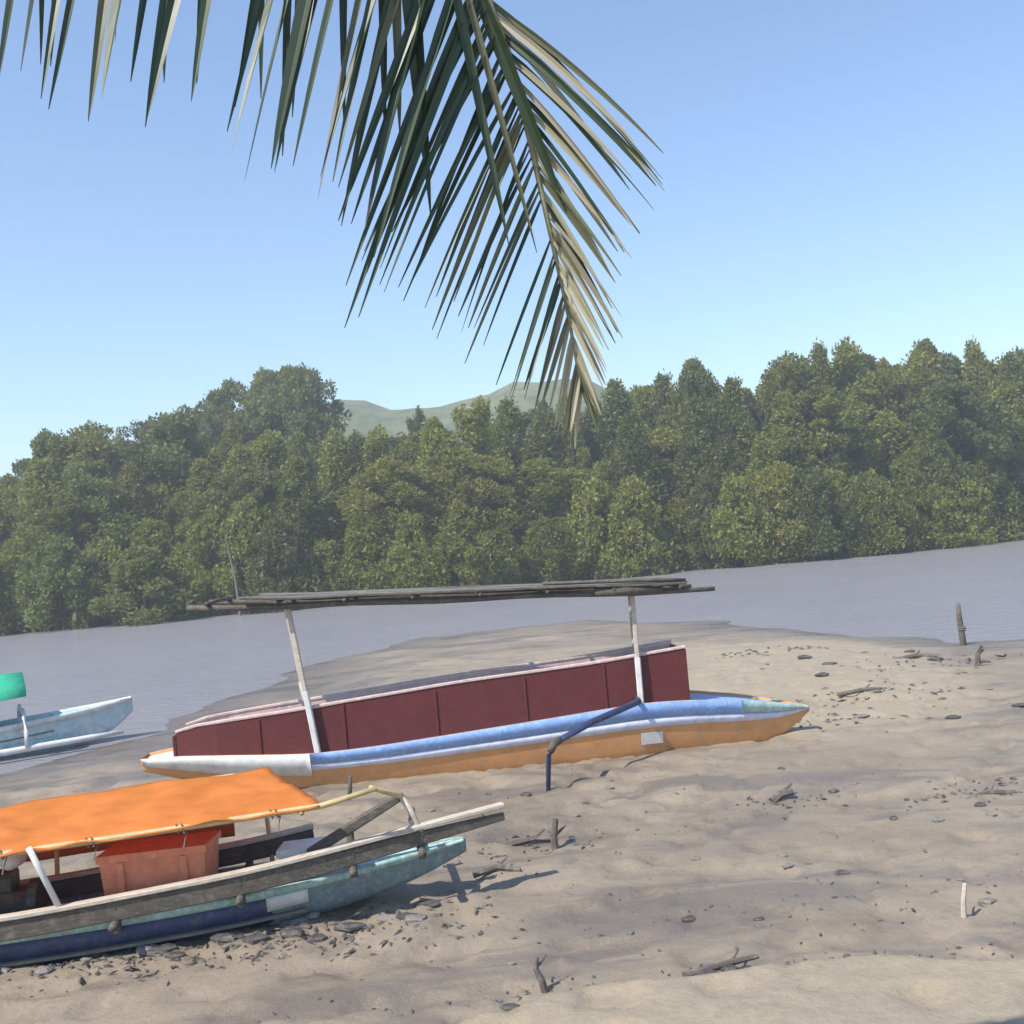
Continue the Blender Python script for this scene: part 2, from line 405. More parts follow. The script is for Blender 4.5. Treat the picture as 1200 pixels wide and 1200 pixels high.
# far hills behind the mangroves
hx = [-350, -200, -85, -60, -42, -29, -19, -12, -4, 2, 13, 19, 30, 60, 120, 350]
hh = [9, 12, 19, 24, 26.5, 28.2, 27.2, 26.4, 27.2, 29.2, 28.6, 25.8, 22, 18, 15, 9]
gx = np.linspace(-350, 350, 170); gy = np.linspace(140, 290, 40)
HX, HY = np.meshgrid(gx, gy)
tt = (HY - 140) / 150; prof = np.interp(HX * 185 / HY, hx, hh)
prof = prof + 3.0 * (fbm(HX * 0.16, HY * 0.16) - 0.47)
HZ = (prof + 1) * np.sin(np.clip(tt / 0.3, 0, 1) * math.pi / 2) * np.where(tt > 0.3, 1 - (tt - 0.3) * 0.55, 1) + 2.0 * (fbm(HX * 0.12, HY * 0.12) - 0.45) * (tt > 0.02) - 1
hv = [(a, b, c) for a, b, c in zip(HX.ravel(), HY.ravel(), HZ.ravel())]
hf = [(j * 170 + i, j * 170 + i + 1, j * 170 + i + 171, j * 170 + i + 170) for j in range(39) for i in range(169)]
tag(obj('hills', (hv, hf), 'hill', smooth=True), kind='structure')

# ------------------------------------------------------------------ vegetation on the far bank
def leaf_cloud(n_clump, per, profile, H, z0, leaf, clump_r, seed, stretch=1.3):
    r = np.random.default_rng(seed)
    t = r.random(n_clump) ** 0.9
    rad = profile(t) * np.sqrt(0.25 + 0.75 * r.random(n_clump)); a = r.random(n_clump) * 2 * np.pi
    rad = rad * (1 + .22 * np.sin(2 * a + seed) + .16 * np.sin(3 * a + t * 7 + seed * 1.7))
    cen = np.stack([rad * np.cos(a), rad * np.sin(a), z0 + t * (H - z0)], -1)
    cr = clump_r * (0.6 + 0.8 * r.random(n_clump)) * (1 - 0.45 * t)
    d = r.normal(size=(n_clump, per, 3)); d /= np.linalg.norm(d, axis=-1, keepdims=True)
    q = (0.45 + 0.6 * r.random((n_clump, per, 1))) * cr[:, None, None]
    p = cen[:, None, :] + d * q * np.array([1, 1, stretch])
    p = p.reshape(-1, 3); d = d.reshape(-1, 3); n = len(p)
    ax = d * 0.6 + r.normal(size=(n, 3)) * 0.6 + np.array([0, 0, 0.35]); ax /= np.linalg.norm(ax, axis=-1, keepdims=True)
    sd = np.cross(ax, r.normal(size=(n, 3))); sd /= np.linalg.norm(sd, axis=-1, keepdims=True)
    L = (leaf * (0.6 + 0.8 * r.random(n)))[:, None]
    v = np.stack([p - ax * L * 0.5, p + sd * L * 0.27, p + ax * L * 0.6, p - sd * L * 0.27], 1)
    return v.reshape(-1, 3)

def cloud_mesh(v, name):
    me = bpy.data.meshes.new(name); n = len(v) // 4
    me.vertices.add(len(v)); me.vertices.foreach_set('co', v.ravel())
    me.loops.add(n * 4); me.loops.foreach_set('vertex_index', np.arange(n * 4))
    me.polygons.add(n); me.polygons.foreach_set('loop_start', np.arange(n) * 4)
    me.update(); me.materials.append(M['leaf']); return me

def trunk_geo(H, r0, lean, limbs, seed):
    rs = random.Random(seed)
    pts = [(lean * (k / 6) ** 1.5 + rs.uniform(-.08, .08), rs.uniform(-.08, .08), -0.5 + (H * 0.85 + 0.5) * k / 6) for k in range(7)]
    g = [tube(pts, [r0 * (1 - 0.85 * k / 6) for k in range(7)], 7)]
    for i in range(limbs):
        k = rs.randint(1, 4); b = Vector(pts[k]); a = rs.uniform(0, 6.28); l = H * rs.uniform(.16, .3)
        e = b + Vector((math.cos(a) * l * .7, math.sin(a) * l * .7, l * .8))
        g.append(tube([b, (b + e) / 2 + Vector((0, 0, -.1 * l)), e], [r0 * .4, r0 * .28, r0 * .1], 5))
    for i in range(6):                     # prop roots
        a = i * 1.05 + rs.uniform(-.3, .3); h = rs.uniform(.7, 1.5); o = rs.uniform(.6, 1.2)
        g.append(tube([(0, 0, h), (math.cos(a) * o * .7, math.sin(a) * o * .7, h * .7), (math.cos(a) * o, math.sin(a) * o, -.5)], [r0 * .35, r0 * .3, r0 * .22], 5))
    return join(*g)

def make_variant(kind, seed):
    r = random.Random(seed)
    if kind == 'cone':
        H = 10; W = r.uniform(1.9, 2.4)
        v = leaf_cloud(95, 160, lambda t: W * (1 - t) ** 0.75 * np.minimum(1, 0.6 + t * 2.2) * 1.12, H, 0.9, 0.225, 0.85, seed)
    elif kind == 'round':
        H = 10; W = r.uniform(2.6, 3.2)
        v = leaf_cloud(110, 165, lambda t: W * np.sqrt(np.clip(1 - (t * 1.9 - 0.9) ** 2, 0.02, 1)), H, 2.6, 0.235, 0.85, seed, 1.0)
    elif kind == 'shrub':
        H = 4.5; W = r.uniform(2.0, 2.5)
        v = leaf_cloud(75, 150, lambda t: W * (1 - t) ** 0.5 * np.minimum(1, 0.8 + t), H, 0.35, 0.2, 0.62, seed, 1.15)
    else:                                   # slender, sparse top
        H = 10; W = 1.4
        v = leaf_cloud(55, 150, lambda t: W * (0.35 + 0.65 * np.sin(t * 3.1)), H, 3.5, 0.21, 0.75, seed, 1.2)
    tr = trunk_geo(H, 0.16 if kind != 'shrub' else 0.09, r.uniform(-.4, .4), 7, seed)
    tm = mesh(*tr, name='trunk'); tm.materials.append(M['bark'])
    return H, tm, cloud_mesh(v, 'crown')

VAR = {k: [make_variant(k, 100 * i + j) for j in range(n)] for i, (k, n) in enumerate((('cone', 5), ('round', 4), ('shrub', 4), ('slim', 2)))}
def place_tree(kind, x, y, top, mat, name, label, cat='tree', group=None, wide=1.0, rot=None, i=None):
    H, tm, cm = VAR[kind][random.randrange(len(VAR[kind])) if i is None else i]
    z = hz(x, y)
    z = max(z, -0.3)
    root = thing(name, label, cat, (x, y, z), group)
    s = (top - z) / H
    sx = max(0.55, s ** 0.5 if s > 1 else s ** 0.7) * wide * random.uniform(0.9, 1.15)
    root.scale = (sx, sx, s); root.rotation_euler = (0, 0, random.uniform(0, 6.28) if rot is None else rot); root.rotation_euler.x = random.uniform(-.06, .06); root.rotation_euler.y = random.uniform(-.06, .06)
    for nm, me in (('trunk', tm), ('crown', cm)):
        o = bpy.data.objects.new(nm, me); C.objects.link(o); o.parent = root
        if nm == 'crown': o.material_slots[0].link = 'OBJECT'; o.material_slots[0].material = M[mat]
    return root

# heights of the wood's skyline along the bank
SKX = [-80, -36, -32.4, -29.8, -28.1, -26.5, -24, -21.8, -16, -11, -7.6, -5, -2, .7, 5, 6.1, 8.3, 10.3, 12.8, 14.5, 16.5, 18.8, 20.8, 24, 26.4, 28.6, 31.9, 36, 80]
SKZ = [10, 10, 10.1, 11.4, 11.2, 11.6, 10.9, 11, 11.0, 10.5, 10.3, 10.5, 11.0, 11.0, 11.1, 11.4, 11.5, 12.3, 12.4, 11.2, 11.8, 12.8, 13.3, 12.6, 12.3, 12.4, 11.9, 11.3, 11]
def sky_top(x, y): return 2.6 + (np.interp(x * 70 / y, SKX, SKZ) - 2.6) * y / 70
G1, G2, G3 = 'low mangroves at the water edge of the far bank', 'mangroves in the middle of the far bank wood', 'tall mangroves at the back of the far bank wood'
TONE = {'leaf': 'olive-green', 'leaf_dark': 'deep green'}
SHAPE = {'cone': 'tapering', 'round': 'round-crowned', 'slim': 'thin-stemmed narrow'}
x = -52.0
while x < 54:
    yb = float(bank_y(np.array(x))); mt = random.choice(['leaf', 'leaf', 'leaf_dark', 'leaf'])
    place_tree('shrub', x, yb + random.uniform(-1.2, 0.6), random.uniform(3.2, 6.0), mt, 'mangrove_shrub', 'low %s mangrove bush with foliage down to the river at the far bank' % TONE[mt], 'mangrove', G1)
    x += random.uniform(1.7, 2.6)
x = -52.0
while x < 54:
    yb = float(bank_y(np.array(x))) + random.uniform(1.8, 4.2); k = random.choice(['cone', 'round', 'round', 'cone']); mt = random.choice(['leaf', 'leaf', 'leaf_dark'])
    place_tree(k, x, yb, float(sky_top(x, yb)) * random.uniform(0.6, 0.86), mt, 'mangrove_tree', '%s %s mangrove just behind the waterside bushes of the far bank' % (SHAPE[k], TONE[mt]), 'mangrove', G2, wide=random.uniform(.95, 1.3))
    x += random.uniform(1.5, 2.4)
x = -60.0
while x < 62:
    yb = float(bank_y(np.array(x))) + random.uniform(5.5, 10); k = random.choice(['cone', 'cone', 'slim', 'cone']); mt = random.choice(['leaf', 'leaf_dark', 'leaf'])
    place_tree(k, x, yb, float(sky_top(x, yb)) * random.choice([random.uniform(0.88, 0.98), random.uniform(0.97, 1.05)]), mt, 'mangrove_tree', 'tall %s %s mangrove in the skyline row of the far wood' % (SHAPE[k], TONE[mt]), 'mangrove', G3, wide=random.uniform(.7, 1.2))
    x += random.uniform(1.0, 1.8)
x = -44.0
while x < 52:                           # last row, closing the gaps in the skyline
    yb = float(bank_y(np.array(x))) + random.uniform(10.5, 13); mt = random.choice(['leaf', 'leaf_dark'])
    place_tree('round', x, yb, float(sky_top(x, yb)) * random.uniform(0.9, 0.97), mt, 'mangrove_tree', 'broad %s mangrove closing the back of the far bank wood' % TONE[mt], 'mangrove', 'last row of mangroves in the far bank wood', wide=1.05)
    x += random.uniform(2.6, 3.6)
# tall broad trees rising above the wood on the left
for (tx, ty, tz) in ((-28.3, 86, 14.2), (-26.0, 87, 14.6), (-23.6, 89, 15.6), (-21.2, 88, 17.0), (-19.0, 90, 17.9), (-17.0, 88, 17.9), (-15.3, 87, 17.4), (-18.0, 85, 16.0), (-22.0, 85, 14.8)):
    place_tree('round', tx, ty, tz, 'leaf_dark', 'broad_tree', 'broad dark tree in the tall clump that rises flat-topped above the mangroves', 'tree', 'clump of tall trees behind the mangroves', wide=0.95)
place_tree('round', 12.9, 72.5, 13.1, 'leaf_dark', 'domed_tree', 'dark domed tree crown standing out of the skyline on its own', 'tree', wide=0.6)
place_tree('slim', -21.9, 71.0, 12.7, 'leaf_dark', 'slender_tree', 'slender dark-topped tree left of the tall flat-topped clump', 'tree', wide=1.2)
place_tree('slim', -26.6, 70.0, 12.3, 'leaf_dark', 'slender_tree', 'dark-crowned tree in a pair at the lower end of the skyline, the broader one', 'tree', wide=1.3)
place_tree('slim', -29.6, 70.0, 12.0, 'leaf_dark', 'slender_tree', 'dark-crowned tree in a pair at the lower end of the skyline, the narrower one', 'tree', wide=0.9)
place_tree('slim', -5.4, 74.0, 11.9, 'leaf_dark', 'slender_tree', 'thin sparse treetop sticking up in front of the pale hill', 'tree', wide=0.5)
place_tree('shrub', -20.2, 59.2, 3.9, 'leaf_bright', 'mangrove_shrub', 'bright yellow-green bush reaching out over the river at the bank', 'bush', wide=1.5)
place_tree('cone', -26.5, 63.5, 9.6, 'leaf_bright', 'mangrove_tree', 'yellow-green mangrove among grey-green ones below the slender pair', 'mangrove', wide=1.1)
# dead pale trunk at the bank
dt = thing('dead_tree', 'bare grey dead trunk standing at the river edge of the mangroves', 'tree', (-14.8, 58.4, -0.4))
obj('trunk', tube([(-14.8, 58.4, -1.1), (-14.95, 58.4, 1.8), (-15.3, 58.4, 4.2)], [0.09, 0.06, 0.03], 7), 'greywood', dt)
obj('branch', tube([(-15.0, 58.4, 2.2), (-14.8, 58.4, 2.9)], [0.03, 0.015], 5), 'greywood', dt)

# ------------------------------------------------------------------ boats
def hull_fn(A, B, st):
    """st: rows (s along A-B in metres, half breadth at the rail, half breadth at the bottom, rail z, bottom z)"""
    A, B = Vector((*A, 0)), Vector((*B, 0)); u = (B - A).normalized(); n = Vector((u.y, -u.x, 0))     # n points to the near side
    st = np.array(st, float)
    def P(s, v, side, off=0.0):
        ht, hb, zs, zk = (float(np.interp(s, st[:, 0], st[:, k])) for k in (1, 2, 3, 4))
        b = hb + (ht - hb) * v ** 0.75
        return A + u * s + n * side * (b + off) + Vector((0, 0, zk + (zs - zk) * v))
    P.u, P.n, P.A, P.L = u, n, A, float(st[-1, 0]); P.st = st
    return P

def smooth_st(st, n=40):
    st = np.array(st, float); s = np.linspace(st[0, 0], st[-1, 0], n)
    out = np.stack([s] + [np.interp(s, st[:, 0], st[:, k]) for k in range(1, 5)], -1)
    for _ in range(3):
        out[1:-1, 1:] = 0.25 * out[:-2, 1:] + 0.5 * out[1:-1, 1:] + 0.25 * out[2:, 1:]
    return out

def hull_shell(P, th=0.035, nv=6):
    ss = P.st[:, 0]; V, F = [], []
    ring = []
    for s in ss:
        row = [P(s, v, 1) for v in np.linspace(1, 0, nv)] + [P(s, v, -1) for v in np.linspace(0, 1, nv)]
        ht = float(np.interp(s, ss, P.st[:, 1])); t = min(th, ht * 0.5)
        row += [P(s, v, -1, -t) + Vector((0, 0, t * (1 - v))) for v in np.linspace(1, 0, nv)] + [P(s, v, 1, -t) + Vector((0, 0, t * (1 - v))) for v in np.linspace(0, 1, nv)]
        V += row; ring.append(len(row))
    m = ring[0]
    for i in range(len(ss) - 1):
        for k in range(m):
            a, b = i * m + k, i * m + (k + 1) % m
            F.append((a, a + m, b + m, b))
    F.append(tuple(range(2 * nv))); F.append(tuple((len(ss) - 1) * m + k for k in range(2 * nv - 1, -1, -1)))
    return V, F

def strake(P, v0, v1, side, s0, s1, off=0.014, n=30):
    ss = np.linspace(s0, s1, n); V, F = [], []
    for s in ss:
        V += [P(s, v0, side, -0.01), P(s, v0, side, off), P(s, (v0 + v1) / 2, side, off), P(s, v1, side, off), P(s, v1, side, -0.01)]
    for i in range(n - 1):
        for k in range(4):
            F.append((i * 5 + k, i * 5 + k + 1, i * 5 + k + 6, i * 5 + k + 5))
        F.append((i * 5 + 4, i * 5, i * 5 + 5, i * 5 + 9))
    F.append((0, 1, 2, 3, 4)); F.append(tuple((n - 1) * 5 + k for k in (4, 3, 2, 1, 0)))
    return V, F

def deck(P, s0, s1, drop=0.03, n=24):
    return slab([[P(s, 1, 1, -0.036) + Vector((0, 0, -drop)), P(s, 1, 0) + Vector((0, 0, -drop + 0.02)), P(s, 1, -1, -0.036) + Vector((0, 0, -drop))] for s in np.linspace(s0, s1, n)], 0.02)

# --- the blue, white and orange boat with the maroon sides and the flat roof
A2, B2 = (-4.35, 12.42), (3.26, 12.92)
L2_ = math.hypot(B2[0] - A2[0], B2[1] - A2[1])
P2 = hull_fn(A2, B2, smooth_st([(0, .2, .12, .57, .42), (.45, .42, .2, .60, .30), (1.1, .5, .28, .56, .14), (1.9, .54, .32, .5, .04), (2.6, .55, .34, .515, .02), (4.2, .55, .36, .61, .02),
                               (5.6, .53, .34, .70, .02), (6.15, .48, .28, .675, .02), (6.9, .3, .15, .57, .02), (7.25, .16, .06, .49, .06), (L2_, .015, .01, .40, .34)], 60))
boat2 = thing('outrigger_boat', 'blue, white and orange wooden boat with maroon sides and flat roof, aground on mud', 'boat', (-0.5, 12.65, 0.1))
obj('hull', hull_shell(P2), 'orange', boat2, True)
for sd in (1, -1):
    obj('blue_strake', strake(P2, .74, 1.0, sd, 1.9, L2_ - .02, .016), 'blue', boat2, True)
    obj('white_strake', strake(P2, .58, .735, sd, 1.9, L2_ - .03, .013), 'lavender', boat2, True)
    obj('stern_plank', strake(P2, .45, 1.0, sd, 0.02, 1.895, .018), 'white', boat2, True)
obj('foredeck', deck(P2, 6.1, L2_ - .05), 'blue', boat2)
for sd in (1, -1): obj('bow_plank', strake(P2, .76, 1.004, sd, 6.75, L2_ - .015, .022, 12), 'teal', boat2, True)
obj('side_deck', deck(P2, 1.9, 6.095), 'blue', boat2)
obj('stern_deck', deck(P2, 0.05, 1.895), 'white', boat2)
# maroon coaming: near and far boards, end boards, pale capping
u2, n2 = P2.u, P2.n
def cz(s): return float(np.interp(s, [.4, .5, 2.3, 4.2, 5.65, 6.2], [.80, .85, 1.01, 1.11, 1.21, 1.24]))
def cb(s): return float(np.interp(s, P2.st[:, 0], P2.st[:, 3])) - .05
def c2(s, side, z, hw=0.40):
    hw = hw * float(np.interp(s, [0.3, .9, 1.6], [.55, .9, 1.0]))
    p = P2.A + u2 * s + n2 * side * hw; return Vector((p.x, p.y, z))
for sd, nm in ((1, 'near'), (-1, 'far')):
    ss = np.linspace(.42, 6.15, 26)
    for a, b in ((.42, 2.28), (2.2808, 4.3), (4.3008, 6.15)):        # three lengths of board, butted
        sg = np.linspace(a, b, 9)
        obj('side_board', slab([[c2(s, sd, cz(s)) + Vector((0, 0, .012 * math.sin(s * 2.1))), c2(s, sd, cb(s))] for s in sg], .03 * sd, tuple(n2)), 'maroon' if sd > 0 else 'pink', boat2)
    obj('capping', beam([c2(s, sd, cz(s) + .022 + .012 * math.sin(s * 2.1)) - n2 * sd * .015 for s in ss], .055, .03), 'pink', boat2)
for s in (1.35, 2.28, 3.3, 4.3, 5.2):
    p = c2(s, 1, cz(s) - .02) + n2 * .006; q = c2(s, 1, cb(s) + .03) + n2 * .006
    obj('batten', beam([p, q], .035, .02), 'maroon', boat2)
for s in (.40, 6.16):
    obj('end_board', slab([[c2(s, .93, cz(s) - .01), c2(s, .93, cb(s))], [c2(s, -.93, cz(s) - .01), c2(s, -.93, cb(s))]], .03, tuple(u2)), 'maroon', boat2)
for s in (1.3, 2.6, 3.9, 5.2):
    obj('thwart', beam([c2(s, .9, cz(s) - .16), c2(s, -.9, cz(s) - .16)], .2, .035), 'pink', boat2)
# roof: two long poles, cross bars and sun-bleached boards lying lengthwise
def rz(s): return float(np.interp(s, [.7, 1.9, 4.3, 5.6, 6.6], [2.2, 2.12, 2.0, 1.93, 1.88]))
def rp(s, w, dz=0): p = P2.A + u2 * s + n2 * w; return Vector((p.x, p.y, rz(s) + dz))
for w in (.58, -.58):
    obj('roof_pole', tube([rp(s, w, .01 * math.sin(s * 3 + w)) for s in np.linspace(.72, 6.5, 14)], [.034 - .0006 * k for k in range(14)], 8), 'darkwood', boat2, True)
for k, s in enumerate(np.linspace(.95, 6.1, 8)):
    obj('cross_bar', tube([rp(s, .68, .045), rp(s, 0, .06), rp(s, -.68, .045)], .024, 7), 'darkwood', boat2, True)
for k in range(7):
    w = .6 - k * .2; s0 = 1.35 + random.uniform(-.15, .1); s1 = 6.05 + random.uniform(-.25, .2)
    pts = [rp(s, w + random.uniform(-.01, .01), .088 + random.uniform(-.008, .008)) for s in np.linspace(s0, s1, 9)]
    obj('roof_plank', beam(pts, random.uniform(.15, .18), .022), 'greywood' if k % 3 else 'darkwood', boat2)
obj('roof_pole', tube([rp(4.6, .5, .135), rp(5.9, .52, .13), rp(6.2, .5, .12)], [.02, .024, .016], 7), 'darkwood', boat2, True)
obj('roof_bundle', tube([rp(5.15, .62, .02), rp(5.5, .63, .03), rp(5.9, .62, .02)], [.045, .06, .04], 8, .1), 'darkwood', boat2, True)
# roof posts, the lower half painted white
for s, w, lean in ((1.98, .47, .2), (5.58, .47, -.01), (1.82, -.47, .2), (5.72, -.47, 0)):
    b = P2.A + u2 * s + n2 * w; b.z = cb(s) + .03
    t = b - u2 * lean; t.z = rz(s - lean)
    mid = b.lerp(t, .42)
    obj('roof_post', beam([b, mid], .065, .06), 'white', boat2)
    obj('roof_post', beam([mid - (t - b) * .01, t], .05, .045), 'palewood', boat2)
# the one outrigger arm left on the near side
obj('outrigger_arm', tube([(1.22, 12.45, .74), (1.2, 12.1, .745), (.62, 11.5, .66), (.25, 11.05, .58), (.15, 10.98, .46), (.11, 10.95, .05)], [.03, .036, .036, .032, .028, .022], 9), 'navy', boat2, True)
obj('lashing', tube([(.28, 11.08, .585), (.22, 11.03, .57), (.17, 10.99, .5)], [.04, .043, .038], 9, .1), 'darkwood', boat2, True)
obj('white_patch', slab([[P2(s, v, 1, .022) for v in (.3, .4, .5)] for s in np.linspace(5.55, 5.8, 5)], .01, tuple(n2)), 'white', boat2)

# --- the small boat with the orange tarpaulin
A1, B1 = (-6.6, 7.02), (-0.55, 8.12)
L1_ = math.hypot(B1[0] - A1[0], B1[1] - A1[1])
P1 = hull_fn(A1, B1, smooth_st([(0, .2, .12, .48, .25), (.6, .36, .2, .4, .1), (2, .42, .26, .36, .05), (3.6, .42, .26, .37, .05), (4.5, .38, .22, .39, .07), (5.2, .27, .14, .42, .14), (5.75, .13, .06, .45, .23), (L1_, .015, .01, .48, .38)], 50))
boat1 = thing('outrigger_boat', 'narrow teal boat with an orange tarpaulin shelter, resting among stones on mud', 'boat', (-3.0, 7.7, 0.1))
obj('hull', hull_shell(P1, .025), 'slate', boat1, True)
for sd in (1, -1):
    obj('teal_strake', strake(P1, .80, 1.0, sd, .1, L1_ - .02, .02), 'teal', boat1, True)
    obj('shade_strake', strake(P1, .15, .79, sd, .3, 4.75, .012), 'navy', boat1, True)  # dark navy band: shadow on the lower hull side put into the colour
obj('white_patch', strake(P1, .45, .79, 1, 4.72, 5.0, .018, 6), 'white', boat1, True)
obj('foredeck', deck(P1, 5.0, L1_ - .05, .02), 'teal', boat1)
obj('inner_floor', deck(P1, .5, 4.98, .2), 'greywood', boat1)
u1, n1 = P1.u, P1.n
rail = [(-6.4, 6.72, .5), (-5.0, 6.9, .475), (-3.5, 7.1, .475), (-2.72, 7.25, .515), (-1.91, 7.4, .565), (-.82, 7.75, .675), (-.25, 7.95, .725)]
far = Vector((-.14, .82, 0))
def spline(pts, n):
    pts = np.array(pts, float); t = np.linspace(0, 1, len(pts)); tt = np.linspace(0, 1, n)
    o = np.stack([np.interp(tt, t, pts[:, k]) for k in range(3)], -1)
    for _ in range(2): o[1:-1] = .25 * o[:-2] + .5 * o[1:-1] + .25 * o[2:]
    return [Vector(p) for p in o]
rp_ = spline(rail, 26)
for off, ke in ((Vector((0, 0, 0)), 26), (far, 19)):
    hs = [.13 if k < 18 else .13 - .011 * (k - 18) for k in range(26)]
    obj('wash_board', beam([p + off - Vector((0, 0, .075)) for p in rp_[:ke]], .04, hs[:ke]), 'darkwood', boat1)
    obj('rail_cap', beam([p + off + Vector((0, 0, .006)) for p in rp_[:ke]], .075, .03), 'palewood', boat1)
for k in (3, 8, 12, 16, 19, 21):
    p = rp_[k]
    obj('cross_beam', tube([p - far * .12 + Vector((0, 0, -.16)), p + far * 1.12 + Vector((0, 0, -.16))], .028, 8), 'darkwood', boat1, True)
    for off in (Vector((0, 0, 0)), far):
        s_ = (p - P1.A).dot(u1)
        obj('rail_knee', beam([p + off + Vector((0, 0, -.05)), p + off + Vector((0, .03, -.05 - .17))], .05, .045), 'darkwood', boat1)
# shelter frame and tarpaulin
near_edge = [(-5.6, 6.80, .90), (-4.5, 6.92, .915), (-3.44, 7.05, .935), (-2.52, 7.25, .945), (-1.46, 7.45, .975)]
far_edge = [(-6.0, 7.75, .93), (-4.95, 8.0, .95), (-3.98, 8.2, .975), (-3.03, 8.4, 1.015), (-2.05, 8.55, 1.03)]
ne, fe = spline(near_edge, 15), spline(far_edge, 15)
nf, ff = spline(near_edge, 70), spline(far_edge, 70)
top = []
for i_, (a, b) in enumerate(zip(nf, ff)):
    row = []
    for k in range(25):
        t = k / 24; p = a.lerp(b, t); sg = math.sin(math.pi * t)
        p.z += .012 * sg - .03 * abs(math.sin(p.x * 2.4)) * sg ** 1.5 + .009 * math.sin(p.x * 5 + t * 4) * math.sin(t * 6 + p.x * 2)
        p.z += .007 * math.sin(p.x * 17 + 5 * t + 2.2 * math.sin(t * 9 + p.x * 3)) * (.4 + .6 * sg) + .004 * math.sin(t * 31 + p.x * 8)
        row.append(p)
    for k, dz in ((0, -.03), (1, -.008)): row[k] = row[k] + Vector((0, -.012 if k == 0 else 0, dz + .008 * math.sin(i_ * .9)))
    top.append(row)
for k in (5, 7, 9, 11, 13):
    q = ne[k] + Vector((0, .02, -.035))
    obj('tie_rope', tube([q + Vector((.012 * a, .032 * math.cos(a * 2.1), .034 * math.sin(a * 2.1))) for a in range(-3, 4)] + [q + Vector((.02, -.03, -.12))], .006, 5), 'greywood', boat1)
obj('tarpaulin', slab(top, .006), 'tarp', boat1, True)
cur = []
for i, p in enumerate(fe[4:14]):
    cur.append([p + Vector((0, -.02 + .015 * math.sin(i * 2.2 + k), -.02 - (.36 + .012 * i + .01 * math.sin(i * 1.9)) * k / 4)) for k in range(5)])
obj('curtain', slab(cur, .006, (0, -1, 0)), 'curtain', boat1, True)
obj('shelter_pole', tube([p + Vector((0, .02, -.035)) for p in ne] + [Vector((-1.08, 7.5, 1.02))], [.022] * 15 + [.018], 7), 'bamboo', boat1, True)
obj('shelter_pole', tube([p + Vector((0, 0, -.03)) for p in fe], .022, 7), 'bamboo', boat1, True)
obj('shelter_pole', tube([(-1.58, 7.42, .915), (-1.85, 8.0, .95), (-2.14, 8.56, .985)], .018, 7), 'bamboo', boat1, True)
obj('shelter_pole', tube([(-1.25, 7.5, 1.12), (-1.26, 7.5, 1.03), (-1.27, 7.5, .96)], [.012, .016, .014], 7), 'darkwood', boat1, True)
obj('shelter_pole', tube([(-1.12, 7.5, 1.03), (-.96, 7.8, .89), (-.94, 7.84, .86)], [.018, .02, .018], 7), 'bamboo', boat1, True)
obj('bow_strut', beam([(-.94, 7.82, .89), (-1.2, 7.78, .77), (-1.62, 7.74, .56)], [.05, .06, .06], [.05, .07, .07]), 'darkwood', boat1)
obj('bow_strut', tube([(-.97, 7.81, .9), (-.9, 7.79, .8), (-.82, 7.75, .62)], .022, 7), 'palewood', boat1, True)
for p, q in (((-3.26, 7.06, .93), (-3.14, 7.17, .5)), ((-5.0, 6.88, .9), (-4.95, 6.9, .42))):
    obj('shelter_post', tube([p, q], .02, 7), 'white', boat1, True)
for p in ((-2.1, 8.52), (-3.6, 8.28), (-5.2, 7.95)):
    obj('shelter_post', tube([(p[0], p[1], .99), (p[0] + .12, p[1] - .35, .3)], .018, 7), 'bamboo', boat1, True)
# cargo box in the boat
def crate(x0, x1, y0, y1, z0, z1, name, label, cat, mat, sk=0.0):
    cx, cy = (x0 + x1) / 2, (y0 + y1) / 2
    t = thing(name, label, cat, (cx, cy, z0))
    def bx(a, b, c, d, e, f, taper=0.0):
        V = []
        for z, g in ((e, taper), (f, 0)):
            for (x, y) in ((a + g, c + g), (b - g, c + g), (b - g, d - g), (a + g, d - g)): V.append((x, y + sk * (x - cx), z))
        return V, [(0, 3, 2, 1), (4, 5, 6, 7), (0, 1, 5, 4), (1, 2, 6, 5), (2, 3, 7, 6), (3, 0, 4, 7)]
    obj('box_body', bx(x0, x1, y0, y1, z0, z1 - .05, .03), mat, t)
    obj('box_lid', bx(x0 - .015, x1 + .015, y0 - .015, y1 + .015, z1 - .048, z1), mat, t)
    for k in (-1, 1):
        obj('box_rib', bx(cx + k * (x1 - x0) * .3 - .02, cx + k * (x1 - x0) * .3 + .02, y0 - .014, y0 + .04, z0 + .02, z1 - .055), mat, t)
    return t
crate(-2.98, -2.29, 7.5, 7.86, .24, .735, 'storage_box', 'red-orange lidded box standing under the orange tarpaulin shelter', 'box', 'redbox', .12)
crate(-1.83, -1.55, 7.75, 7.98, .2, .6, 'foam_box', 'small pale box at the open end of the tarpaulin shelter', 'box', 'white', .15)
en = thing('boat_engine', 'small dark engine with a round white tank under the orange tarpaulin', 'engine', (-3.66, 7.55, .2))
obj('engine_block', join(beam([(-3.9, 7.52, .38), (-3.5, 7.58, .38)], .26, .32), beam([(-3.82, 7.53, .6), (-3.6, 7.56, .6)], .2, .14)), 'rust', en)
obj('flywheel', tube([(-3.5, 7.57, .45), (-3.44, 7.58, .45)], .15, 16), 'rust', en)
obj('fuel_tank', tube([(-3.57, 7.38, .77), (-3.57, 7.43, .77), (-3.57, 7.55, .77), (-3.57, 7.6, .77)], [.045, .07, .07, .045], 14), 'white', en, True)
obj('exhaust_pipe', tube([(-3.8, 7.5, .66), (-3.8, 7.5, .82), (-3.95, 7.48, .86)], .022, 7), 'rust', en, True)
obj('engine_bed', beam([(-3.95, 7.5, .2), (-3.42, 7.58, .2)], .32, .06), 'greywood', en)

